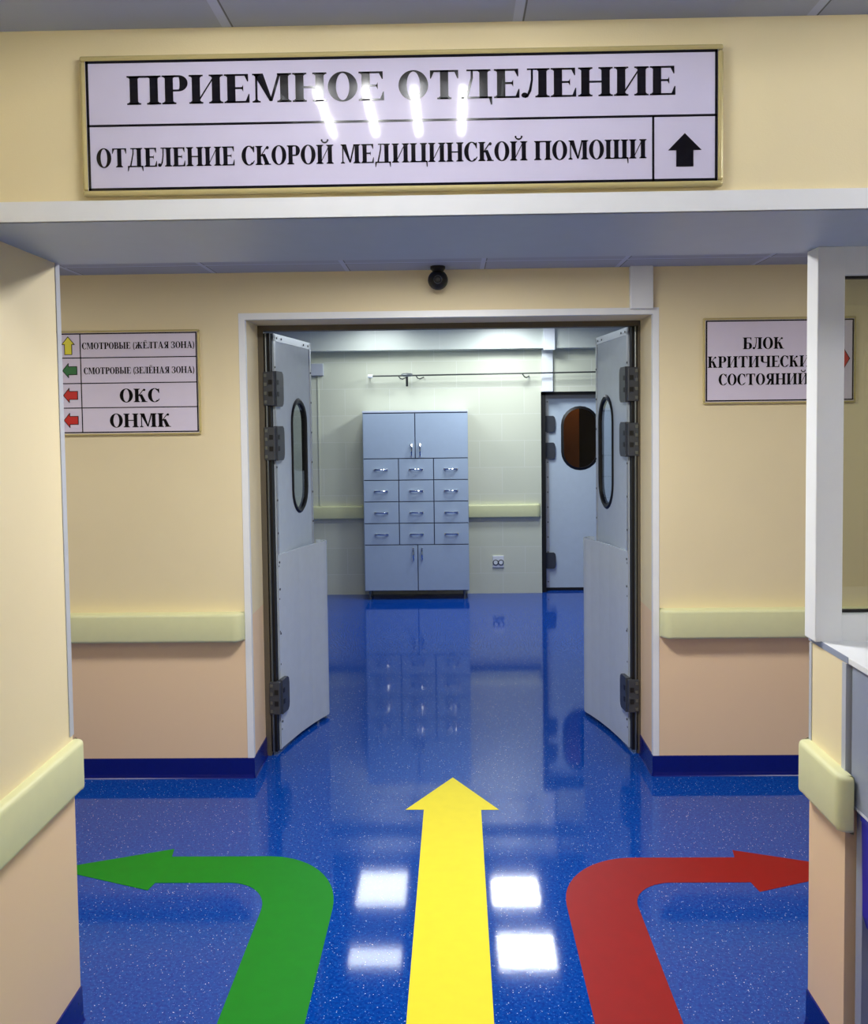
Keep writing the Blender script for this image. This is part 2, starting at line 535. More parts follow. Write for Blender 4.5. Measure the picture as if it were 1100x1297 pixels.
# dark metal frame of the double door
mb = MB()
mb.box(OX0, -.939, YDB, YDB + .06, 0, 2.168).box(.936, OX1, YDB, YDB + .06, 0, 2.168).box(OX0, OX1, YDB, YDB + .06, 2.168, OZ)
fr = struct(mb.build('trim_4', M['dark_frame']), 'dark bronze metal frame of the double door', 'trim')

# ------------------------------------------------------------------ lettering (bold serif Cyrillic, drawn as outlines)
ST, TH, SE, OV = .232, .066, .055, .085   # stem, hairline, serif, serif overhang


class Glyphs:
    def __init__(s):
        s.q = []

    def rect(s, x0, y0, x1, y1): s.q.append([(x0, y0), (x1, y0), (x1, y1), (x0, y1)])

    def poly(s, *p): s.q.append(list(p))

    def stem(s, x, wd=ST, y0=0, y1=1, ser='tblr', st=SE):
        s.rect(x, y0, x + wd, y1)
        for e, y, dy in (('b', y0, 1), ('t', y1, -1)):
            if e in ser:
                l = OV if 'l' in ser else 0; r = OV if 'r' in ser else 0
                s.rect(x - l, min(y, y + dy * SE), x + wd + r, max(y, y + dy * SE))
                if l: s.poly((x - l * .55, y + dy * SE), (x, y + dy * SE), (x, y + dy * (SE + .05)))
                if r: s.poly((x + wd + r * .55, y + dy * SE), (x + wd, y + dy * SE), (x + wd, y + dy * (SE + .05)))

    def arc(s, cx, cy, rx, ry, ix, iy, a0, a1, n=20, icx=None):
        icx = cx if icx is None else icx
        P = lambda a, x, rx_, ry_: (x + rx_ * cos(a), cy + ry_ * sin(a))
        for k in range(n):
            a = radians(a0 + (a1 - a0) * k / n); b = radians(a0 + (a1 - a0) * (k + 1) / n)
            s.q.append([P(a, cx, rx, ry), P(b, cx, rx, ry), P(b, icx, ix, iy), P(a, icx, ix, iy)])

    def dot(s, cx, cy, r):
        s.q.append([(cx + r * cos(2 * pi * k / 14), cy + r * sin(2 * pi * k / 14)) for k in range(14)])

    def bar(s, x0, y0, x1, y1, wd):
        """slanted stroke with horizontal width wd"""
        s.poly((x0, y0), (x0 + wd, y0), (x1 + wd, y1), (x1, y1))

    def bowl(s, x, y0, y1, wd, side=1, heavy=ST):
        """a bowl leaving the stem edge x to the given side between heights y0 and y1"""
        cy = (y0 + y1) / 2; ry = (y1 - y0) / 2
        rx = min(ry * 1.15, wd * .62)
        xs = x + side * (wd - rx)
        s.rect(min(x, xs), y1 - TH, max(x, xs), y1)
        s.rect(min(x, xs), y0, max(x, xs), y0 + TH)
        a0, a1 = (-90, 90) if side > 0 else (90, 270)
        s.arc(xs, cy, rx, ry, max(rx - heavy, .01), ry - TH, a0, a1)

    def tserif(s, x, y, d, h=.2, wd=.05):
        """triangular beak at the end of a thin arm; d = +1 up / -1 down"""
        s.poly((x, y), (x - wd * 2.2, y), (x - wd * .5, y + d * h), (x, y + d * h))


def glyph(ch):
    g = Glyphs()
    o = OV
    if ch in 'ПНИЙЦЩ':
        x1 = o; x2 = o + ST + .34
        if ch == 'Щ':
            x2 = o + ST + .22; x3 = x2 + ST + .22
            for x in (x1, x2, x3): g.stem(x)
            g.rect(x1, 0, x3 + ST, SE + .01)
            e = x3 + ST + o
            g.rect(x3 + ST, 0, e + .02, SE + .02); g.poly((e - .06, SE), (e + .02, SE), (e + .02, -.24), (e - .02, -.24))
            return g, e + .02
        g.stem(x1); g.stem(x2)
        e = x2 + ST + o
        if ch == 'П': g.rect(x1, 1 - SE - .012, x2 + ST, 1)
        if ch == 'Н': g.rect(x1 + ST, .47, x2, .47 + TH)
        if ch in 'ИЙ': g.poly((x1 + ST - .02, .10), (x1 + ST - .02, .19), (x2 + .02, .90), (x2 + .02, .81))
        if ch == 'Й':
            c = (x1 + x2 + ST) / 2
            g.arc(c, 1.24, .2, .17, .13, .085, 180, 360, 14)
            g.dot(c - .17, 1.24, .055); g.dot(c + .17, 1.24, .055)
        if ch == 'Ц':
            g.rect(x1, 0, x2 + ST, SE + .01)
            g.rect(x2 + ST, 0, e + .02, SE + .02); g.poly((e - .06, SE), (e + .02, SE), (e + .02, -.24), (e - .02, -.24))
            e += .02
        return g, e
    if ch in 'РВБ':
        g.stem(o)
        x = o + ST
        if ch == 'Р': g.bowl(x, .44, 1, .42); return g, x + .42
        if ch == 'В':
            g.bowl(x, .5 - TH / 2, 1, .39, heavy=ST * .95); g.bowl(x, 0, .5 + TH / 2, .45); return g, x + .45
        g.bowl(x, 0, .56, .44)
        g.rect(o, 1 - SE - .01, x + .38, 1); g.tserif(x + .38, 1 - SE, -1, .2)
        return g, x + .44
    if ch == 'Ы':
        g.stem(o); x = o + ST
        g.bowl(x, 0, .56, .40)
        x2 = x + .40 + .13
        g.stem(x2)
        return g, x2 + ST + o
    if ch in 'ЕЁ':
        g.stem(o, ser='tbl'); x = o + ST
        g.rect(x, 1 - SE - .01, x + .37, 1); g.tserif(x + .37, 1 - SE, -1, .21)
        g.rect(x, 0, x + .40, SE + .01); g.tserif(x + .40, SE, 1, .25)
        g.rect(x, .48, x + .22, .48 + TH)
        g.poly((x + .17, .505), (x + .225, .38), (x + .225, .63))
        if ch == 'Ё':
            g.dot(x - .03, 1.17, .075); g.dot(x + .2, 1.17, .075)
        return g, x + .42
    if ch == 'М':
        w_ = 1.14
        g.stem(o + .03, wd=.06)
        g.stem(w_ - o - ST)
        g.poly((o - .02, 1), (o + ST + .02, 1), (.60, .04), (.52, .04))
        g.poly((.52, .04), (.60, .04), (w_ - o - ST + .02, 1), (w_ - o - ST - .06, 1))
        return g, w_
    if ch == 'О':
        g.arc(.42, .5, .42, .52, .19, .47, 0, 360, 40); return g, .84
    if ch == 'С':
        g.arc(.42, .5, .42, .52, .19, .47, 48, 312, 32, icx=.43)
        g.poly((.66, .97), (.72, 1.0), (.72, .66), (.685, .66), (.60, .85))
        g.poly((.69, .12), (.74, .2), (.72, .26), (.6, .1), (.62, .06))
        return g, .75
    if ch == 'Т':
        c = .42
        g.stem(c - ST / 2, ser='blr')
        g.rect(.02, 1 - SE - .01, .82, 1)
        g.tserif(.82, 1 - SE, -1, .24)
        g.poly((.02, 1 - SE), (.13, 1 - SE), (.045, .715), (.02, .715))
        return g, .84
    if ch == 'Д':
        x2 = .54
        g.stem(x2, ser='tlr')
        g.rect(.18, 1 - SE, x2, 1)
        g.poly((.30, 1), (.36, 1), (.36, .7), (.22, SE), (.14, SE), (.29, .7))
        g.rect(.02, 0, .9, SE + .01)
        g.poly((.02, SE), (.02, -.22), (.055, -.22), (.12, SE))
        g.poly((.9, SE), (.9, -.22), (.865, -.22), (.80, SE))
        return g, .92
    if ch == 'Л':
        x2 = .48
        g.stem(x2)
        g.rect(.16, 1 - SE, x2, 1)
        g.poly((.27, 1), (.33, 1), (.33, .6), (.28, .22), (.19, .02), (.10, -.02), (.10, .04), (.16, .10), (.22, .3), (.27, .6))
        g.dot(.09, .085, .09)
        return g, x2 + ST + o
    if ch == 'А':
        g.poly((.40, 1.02), (.47, 1.02), (.20, .03), (.12, .03))
        g.poly((.36, 1.02), (.52, 1.02), (.86, .03), (.61, .03))
        g.rect(.22, .30, .64, .30 + TH)
        g.rect(0, 0, .30, SE); g.rect(.52, 0, .95, SE)
        return g, .95
    if ch == 'К':
        g.stem(o); x = o + ST
        g.poly((x - .02, .42), (x - .02, .50), (x + .26, .9), (x + .33, .9))
        g.dot(x + .36, .90, .085)
        g.rect(x, .45, x + .1, .52)
        g.poly((x + .04, .56), (x + .22, .58), (x + .47, .03), (x + .22, .03))
        g.rect(x + .16, 0, x + .55, SE)
        return g, x + .55
    if ch == 'Ж':
        c = .68
        g.stem(c - ST / 2)
        for s_ in (-1, 1):
            x = c + s_ * ST / 2
            g.poly((x - s_ * .02, .44), (x - s_ * .02, .52), (x + s_ * .26, .9), (x + s_ * .33, .9))
            g.dot(x + s_ * .36, .90, .085)
            g.poly((x, .56), (x + s_ * .20, .58), (x + s_ * .45, .03), (x + s_ * .21, .03))
            g.rect(min(x + s_ * .14, x + s_ * .54), 0, max(x + s_ * .14, x + s_ * .54), SE)
        return g, 2 * c
    if ch == 'З':
        g.arc(.30, .755, .33, .265, .12, .215, -80, 150, 20)
        g.arc(.30, .255, .37, .275, .14, .225, -150, 80, 20)
        g.rect(.20, .475, .38, .475 + TH)
        g.poly((.02, .97), (.06, .97), (.1, .86), (.06, .66), (.02, .66))
        g.poly((.0, .36), (.035, .36), (.09, .14), (.06, .02), (.0, .02))
        return g, .68
    if ch == 'Ч':
        g.stem(o); x2 = o + ST + .33
        g.rect(o, .7, o + ST, .7)
        g2 = Glyphs()
        g2.rect(o, .58, o + ST, 1); g2.rect(0, 1 - SE, o + ST + o, 1)
        g2.arc(o + ST + .12, .60, ST + .12, .22, .12, .15, 180, 270, 12)
        g2.rect(o + ST + .12, .38, x2, .45)
        g2.stem(x2)
        return g2, x2 + ST + o
    if ch == 'Я':
        x = .50
        g.stem(x)
        g.bowl(x, .46, 1, .42, side=-1)
        g.poly((x - .02, .50), (x - .16, .50), (.12, .03), (.30, .03), (x + .05, .46))
        g.rect(0, 0, .30, SE)
        return g, x + ST + o
    if ch == 'Х':
        g.poly((.08, .97), (.34, .97), (.88, .03), (.62, .03))
        g.poly((.70, .97), (.78, .97), (.24, .03), (.16, .03))
        g.rect(0, 1 - SE, .42, 1); g.rect(.56, 1 - SE, .90, 1)
        g.rect(.02, 0, .36, SE); g.rect(.50, 0, .96, SE)
        return g, .96
    if ch == '(':
        g.arc(.40, .42, .36, .68, .26, .66, 120, 240, 14, icx=.44); return g, .27
    if ch == ')':
        g.arc(-.10, .42, .36, .68, .26, .66, -60, 60, 14, icx=-.14); return g, .30
    raise ValueError(ch)


def lettering(text, x0, x1, zb, zt, y, tilt=0.0, gap=.05, space=.34):
    """one line of raised print: fills x0..x1, baseline zb, cap height zt-zb, on plane y"""
    words = [[]]; x = 0
    for ch in text:
        if ch == ' ':
            x += space; words.append([]); continue
        g, adv = glyph(ch)
        for q in g.q: words[-1].append([(x + a, b) for a, b in q])
        x += adv + gap
    total = x - gap
    sx = (x1 - x0) / total; sz = zt - zb
    out = []
    for wd in words:
      mb = MB(); out.append(mb)
      for q in wd:
        pts = [(x0 + a * sx, zb + b * sz) for a, b in q]
        area = sum(pts[i - 1][0] * pts[i][1] - pts[i][0] * pts[i - 1][1] for i in range(len(pts)))
        if area < 0: pts = pts[::-1]
        mb.add([(a, y, b) for a, b in pts], [tuple(range(len(pts)))])
    return out


def flat_build(mb, name, m, parent):
    """print lies on the panel: keep every outline as its own faces facing the viewer"""
    for word in mb:
        me = bpy.data.meshes.new(name)
        me.from_pydata(word.v, [], word.f)
        me.materials.append(m)
        o = bpy.data.objects.new(name, me)
        COL.objects.link(o); o.parent = parent


def arrow_poly(cx, cz, length, head_h, head_l, stem_h, rot):
    """block arrow outline pointing +x before rotation"""
    L2 = length / 2
    P = [(-L2, -stem_h / 2), (L2 - head_l, -stem_h / 2), (L2 - head_l, -head_h / 2), (L2, 0), (L2 - head_l, head_h / 2), (L2 - head_l, stem_h / 2), (-L2, stem_h / 2)]
    c, s_ = cos(rot), sin(rot)
    return [(cx + a * c - b * s_, cz + a * s_ + b * c) for a, b in P]


def arrow_part(root, name, m, cx, cz, length, head_h, head_l, stem_h, rot, y, outline=None):
    if outline:
        P = arrow_poly(cx, cz, length, head_h, head_l, stem_h, rot)
        k = outline
        mb = MB().prism(P, y, y + .0006, 'y')
        n = len(P)
        for i in range(n):
            a, b = Vector(P[i]), Vector(P[(i + 1) % n])
            d = (b - a).normalized(); nn = Vector((-d.y, d.x)) * k / 2
            a2, b2 = a - d * k / 2, b + d * k / 2
            mb.prism([tuple(a2 + nn), tuple(b2 + nn), tuple(b2 - nn), tuple(a2 - nn)], y - .0005, y + .0003, 'y', 1)
        return mb.build(name, [m, M['ink_matte']], root)
    return MB().prism(arrow_poly(cx, cz, length, head_h, head_l, stem_h, rot), y, y + .0006, 'y').build(name, m, root)


def sign_board(name, label, x0, x1, z0, z1, yw, frame_w, panel_m, line_m, lines, depth=.02):
    """frame + panel + printed grid; local coordinates equal world (root at the wall)"""
    cx, cz = (x0 + x1) / 2, z0
    root = empty(name, (cx, yw, cz))
    tag(root, label, 'sign')
    yf = -depth
    A, B, C_, D = x0 - cx, x1 - cx, 0, z1 - z0
    f = frame_w; bv = min(.005, f * .4)
    MB().box(A, B, yf, 0, C_, C_ + f, bev=bv).box(A, B, yf, 0, D - f, D, bev=bv).box(A, A + f, yf, 0, C_ + f, D - f, bev=bv).box(B - f, B, yf, 0, C_ + f, D - f, bev=bv).build('frame', M['gold'], root)
    MB().box(A + f - .001, B - f + .001, yf + .003, -.002, C_ + f - .001, D - f + .001).build('panel', panel_m, root)
    mb = MB()
    for (a, b, c, d) in lines:
        mb.box(a - cx, b - cx, yf + .0022, yf + .0034, c - cz, d - cz)
    mb.build('border_lines', line_m, root)
    return root, cx, cz, yf


def rect_lines(x0, x1, z0, z1, wd):
    return [(x0, x1, z0, z0 + wd), (x0, x1, z1 - wd, z1), (x0, x0 + wd, z0, z1), (x1 - wd, x1, z0, z1)]


# ---- big sign over the opening
ysg = YN0
BX0, BX1, BZ0, BZ1 = -.7805, .5775, 2.2105, 2.4865
root, cx, cz, yf = sign_board('hanging_wall_sign', 'long white sign in gold frame with two lines of black capitals, over opening',
    -.7935, .590, 2.199, 2.498, ysg, .0125, M['sign'], M['ink'],
    rect_lines(BX0, BX1, BZ0, BZ1, .0055) + [(BX0, BX1, 2.3465, 2.3513), (.4380, .4425, BZ0, 2.349)])
root.name = 'wall_sign'
yl = yf + .0021
flat_build(lettering('ПРИЕМНОЕ ОТДЕЛЕНИЕ', -.6915 - cx, .489 - cx, 2.3925 - cz, 2.4535 - cz, yl, gap=.035, space=.36), 'lettering', M['ink'], root)
flat_build(lettering('ОТДЕЛЕНИЕ СКОРОЙ МЕДИЦИНСКОЙ ПОМОЩИ', -.7615 - cx, .426 - cx, 2.2600 - cz, 2.3005 - cz, yl, gap=.04, space=.34), 'lettering', M['ink'], root)
arrow_part(root, 'arrow', M['ink'], .5076 - cx, 2.2765 - cz, .0705, .0713, .036, .0365, pi / 2, yl - .0004)

# ---- left direction sign
LX0, LX1 = -1.915, -1.1915
root, cx, cz, yf = sign_board('wall_sign', 'white four-row direction sign with coloured arrows, left of the double door',
    -1.928, -1.180, 1.6565, 2.1500, YD, .0105, M['sign_matte'], M['ink_matte'],
    rect_lines(LX0, LX1, 1.669, 2.1385, .0055) + [(LX0, LX1, 2.0210, 2.0255), (LX0, LX1, 1.9010, 1.9055), (LX0, LX1, 1.7855, 1.7900), (-1.7460, -1.7415, 1.669, 2.1385)], depth=.015)
yl = yf + .0021
for s_, a, b, zb, zt in (('СМОТРОВЫЕ (ЖЁЛТАЯ ЗОНА)', -1.7355, -1.202, 2.0635, 2.0945), ('СМОТРОВЫЕ (ЗЕЛЁНАЯ ЗОНА)', -1.730, -1.2045, 1.9465, 1.9775),
                         ('ОКС', -1.5625, -1.3725, 1.812, 1.8755), ('ОНМК', -1.6125, -1.3225, 1.694, 1.7585)):
    flat_build(lettering(s_, a - cx, b - cx, zb - cz, zt - cz, yl, gap=.05, space=.36), 'lettering', M['ink_matte'], root)
for m, cxx, czz, rot, lab in (('a_yellow', -1.801, 2.081, pi / 2, 'yellow up arrow'), ('a_green', -1.7965, 1.964, pi, 'green left arrow'), ('a_red', -1.7965, 1.8475, pi, 'upper red left arrow'), ('a_red', -1.797, 1.7297, pi, 'lower red left arrow')):
    up = rot < 2
    o_ = arrow_part(root, 'arrow', M[m], cxx - cx, czz - cz, .083 if up else .068, .060 if up else .067, .036 if up else .028, .034 if up else .038, rot, yl - .0004, outline=.0028)
    o_['label'] = lab

# ---- right direction sign
RX0, RX1 = 1.192, 1.875
root, cx, cz, yf = sign_board('wall_sign', 'white sign with three lines of black capitals, right of the double door',
    1.1800, 1.8865, 1.7685, 2.1685, YD, .0105, M['sign_matte'], M['ink_matte'],
    rect_lines(RX0, RX1, 1.781, 2.157, .006), depth=.015)
yl = yf + .0021
for s_, a, b, zb, zt in (('БЛОК', 1.363, 1.5535, 2.0225, 2.0765), ('КРИТИЧЕСКИХ', 1.2005, 1.728, 1.938, 1.9905), ('СОСТОЯНИЙ', 1.251, 1.6678, 1.8565, 1.9085)):
    flat_build(lettering(s_, a - cx, b - cx, zb - cz, zt - cz, yl, gap=.05), 'lettering', M['ink_matte'], root)
o_ = arrow_part(root, 'arrow', M['a_red'], 1.8065 - cx, 1.9735 - cz, .100, .15, .044, .075, 0, yl - .0004, outline=.0028)

# ------------------------------------------------------------------ floor arrows (vinyl laid on the floor)
def floor_arrow(label, outline, m):
    mb = MB().prism(outline, 0.0, .0012, 'z')
    o = mb.build('floor_arrow', m)
    return tag(o, label, 'arrow')


def bend(side, xo, xi, y0, ycurve_o, ycurve_i, yt, yb, hx, tipx, hy1, hy0):
    """arrow running ahead, bending outwards; side -1 left / +1 right, all x given as positive outward distances"""
    P = [(xi, y0), (xi, ycurve_o)]
    n = 14
    ro_x, ro_y = .30, yt - ycurve_o
    for k in range(1, n + 1):
        a = pi / 2 * k / n
        P.append((xi + ro_x * (1 - cos(a)), ycurve_o + ro_y * sin(a)))
    P += [(hx, yt), (hx + .01, hy1), (tipx, (hy1 + hy0) / 2), (hx + .01, hy0), (hx, yb)]
    ri_x, ri_y = .16, yb - ycurve_i
    for k in range(0, n + 1):
        a = pi / 2 * (1 - k / n)
        P.append((xo + ri_x * (1 - cos(a)), ycurve_i + ri_y * sin(a)))
    P += [(xo, y0)]
    return [(side * x, y) for x, y in P]


floor_arrow('green floor arrow bending left', bend(-1, .684, .434, .7, 3.18, 3.17, 3.578, 3.368, 1.12, 1.55, 3.644, 3.313), M['f_green'])
floor_arrow('red floor arrow bending right', bend(1, .636, .388, .7, 3.20, 3.19, 3.556, 3.360, 1.082, 1.53, 3.617, 3.291), M['f_red'])
floor_arrow('yellow floor arrow pointing straight ahead to the double door',
    [(-.155, .7), (.090, .7), (.114, 4.010), (.192, 4.010), (-.010, 4.383), (-.218, 4.015), (-.138, 4.015)], M['f_yellow'])

# ------------------------------------------------------------------ handrails (bumper rails)
def handrail(label, p0, p1, out, z0, z1, proj, cap0=True, cap1=True):
    """straight rail p0->p1 on a wall, protruding along out; rounded ends return to the wall"""
    p0 = Vector((p0[0], p0[1], 0)); p1 = Vector((p1[0], p1[1], 0)); o = Vector((out[0], out[1], 0))
    d = p1 - p0; L = d.length; d.normalize()
    r = min(proj, .05)
    path = []
    n = 6
    if cap0:
        for k in range(n + 1):
            a = pi / 2 * k / n
            path.append((r * (1 - sin(a)) if False else r - r * cos(pi / 2 - a) if False else r * (1 - cos(a)) * 0 + r - r * cos(a) if False else (r - r * cos(a)), proj - r + r * sin(a)))
        # from wall outwards: first point at (0, proj - r), last at (r, proj)
    else:
        path = [(0, proj)]
    if cap1:
        for k in range(n + 1):
            a = pi / 2 * (1 - k / n)
            path.append((L - r + r * cos(a), proj - r + r * sin(a)))
    else:
        path.append((L, proj))
    # cross-section in (q = fraction of the protrusion, z): rounded top and bottom front edges
    b = .014
    sec = [(0.0, z0), (1.0, z0), (1.0, z1), (0.0, z1)]
    vs = []; ns = 9
    prof = [(-1, z0)] + [(-b + b * sin(a), z0 + b - b * cos(a)) for a in (0, pi / 6, pi / 3, pi / 2)] + [(-b + b * cos(a), z1 - b + b * sin(a)) for a in (0, pi / 6, pi / 3, pi / 2)] + [(-1, z1)]
    ns = len(prof)
    mb = MB()
    for (s_, q) in path:
        for (dq, z) in prof:
            # inset the rounded edges along the local outward direction of the rail's plan outline
            if dq == -1:
                P = p0 + d * min(max(s_, 0), L); qq = 0.0
                sx_ = min(max(s_, r if cap0 else 0), L - (r if cap1 else 0))
                P = p0 + d * (s_ if True else sx_)
            else:
                sx_ = s_
                if cap0 and s_ < r: sx_ = s_ - dq * (r - s_) / r
                if cap1 and s_ > L - r: sx_ = s_ + dq * (s_ - (L - r)) / r
                P = p0 + d * sx_; qq = max(q + dq * (1 if (not cap0 or s_ >= r) and (not cap1 or s_ <= L - r) else .5), 0)
            Q = P + o * qq
            vs.append((Q.x, Q.y, z))
    k = len(path)
    fs = []
    for i in range(k - 1):
        for j in range(ns):
            fs.append((i * ns + j, i * ns + (j + 1) % ns, (i + 1) * ns + (j + 1) % ns, (i + 1) * ns + j))
    fs.append(tuple(range(ns))[::-1]); fs.append(tuple((k - 1) * ns + j for j in range(ns)))
    mb.add(vs, fs)
    return tag(mb.build('handrail', M['rail'], smooth=True), label, 'handrail')


handrail('pale green handrail on the near left wall, in the left foreground', (XL, -2.2), (XL, 2.600), (1, 0), .672, .815, .03, cap0=False)
handrail('pale green handrail on the corridor wall left of the double door', (-4.9, YD), (-.995, YD), (0, -1), .672, .808, .065, cap0=False)
handrail('pale green handrail on the corridor wall right of the double door', (.978, YD), (4.9, YD), (0, -1), .672, .808, .065, cap1=False)
handrail('short pale green handrail piece on the right pier under the white counter', (XR, 2.575), (XR, 2.275), (-1, 0), .668, .812, .036)
handrail('pale handrail on the tiled far wall, between drawer cabinet and far door', (.166, YF), (.875, YF), (0, -1), .755, .885, .05, cap0=False)
handrail('pale handrail on the tiled far wall, left of the drawer cabinet', (-3.1, YF), (-.848, YF), (0, -1), .755, .885, .05, cap0=False, cap1=False)
handrail('pale handrail on the wall behind the viewer, seen mirrored in the reception pane', (-1.0, -2.24), (3.1, -2.24), (0, 1), .668, .81, .05, cap0=False, cap1=False)

# ------------------------------------------------------------------ double door leaves
def stadium(cu, cz, hw, hh, n=12):
    """outline with round ends, centre (cu,cz)"""
    P = []
    for k in range(n + 1):
        a = pi * k / n
        P.append((cu + hw * cos(a), cz + hh - hw + hw * sin(a)))
    for k in range(n + 1):
        a = pi + pi * k / n
        P.append((cu + hw * cos(a), cz - hh + hw + hw * sin(a)))
    return P


def plate_with_hole(mb, u0, u1, z0, z1, hole, x0, x1):
    """slab in the (u=y, z) plane with a hole, between x0 and x1"""
    n = len(hole)
    # rim points on the rectangle, matched by angle
    cu = sum(p[0] for p in hole) / n; cz = sum(p[1] for p in hole) / n
    rim = []
    for p in hole:
        du, dz = p[0] - cu, p[1] - cz
        t = 1e9
        if du > 1e-9: t = min(t, (u1 - cu) / du)
        if du < -1e-9: t = min(t, (u0 - cu) / du)
        if dz > 1e-9: t = min(t, (z1 - cz) / dz)
        if dz < -1e-9: t = min(t, (z0 - cz) / dz)
        rim.append((cu + du * t, cz + dz * t))
    # insert the corners
    pts = list(zip(rim, hole))
    out = []
    corners = [(u1, z1), (u0, z1), (u0, z0), (u1, z0)]
    for i in range(n):
        a, b = rim[i], rim[(i + 1) % n]
        h, h2 = hole[i], hole[(i + 1) % n]
        poly = [h, a]
        for c in corners:
            ca = atan2(c[1] - cz, c[0] - cu); aa = atan2(a[1] - cz, a[0] - cu); ba = atan2(b[1] - cz, b[0] - cu)
            d1 = (ca - aa) % (2 * pi); d2 = (ba - aa) % (2 * pi)
            if 1e-6 < d1 < d2 - 1e-6 and d2 < pi: poly.append(c)
        poly += [b, h2]
        cl = []
        for q in poly:
            if not cl or hypot(q[0] - cl[-1][0], q[1] - cl[-1][1]) > 1e-7: cl.append(q)
        out.append(cl)
    for poly in out:
        k = len(poly)
        mb.add([(x0, u, z) for u, z in poly], [tuple(range(k))])
        mb.add([(x1, u, z) for u, z in poly], [tuple(range(k))[::-1]])
    mb.add([(x, u, z) for x in (x0, x1) for u, z in hole], [(i, (i + 1) % n, n + (i + 1) % n, n + i) for i in range(n)])
    R = [(u0, z0), (u1, z0), (u1, z1), (u0, z1)]
    mb.add([(x, u, z) for x in (x0, x1) for u, z in R], [(i, (i + 1) % 4, 4 + (i + 1) % 4, 4 + i) for i in range(4)])


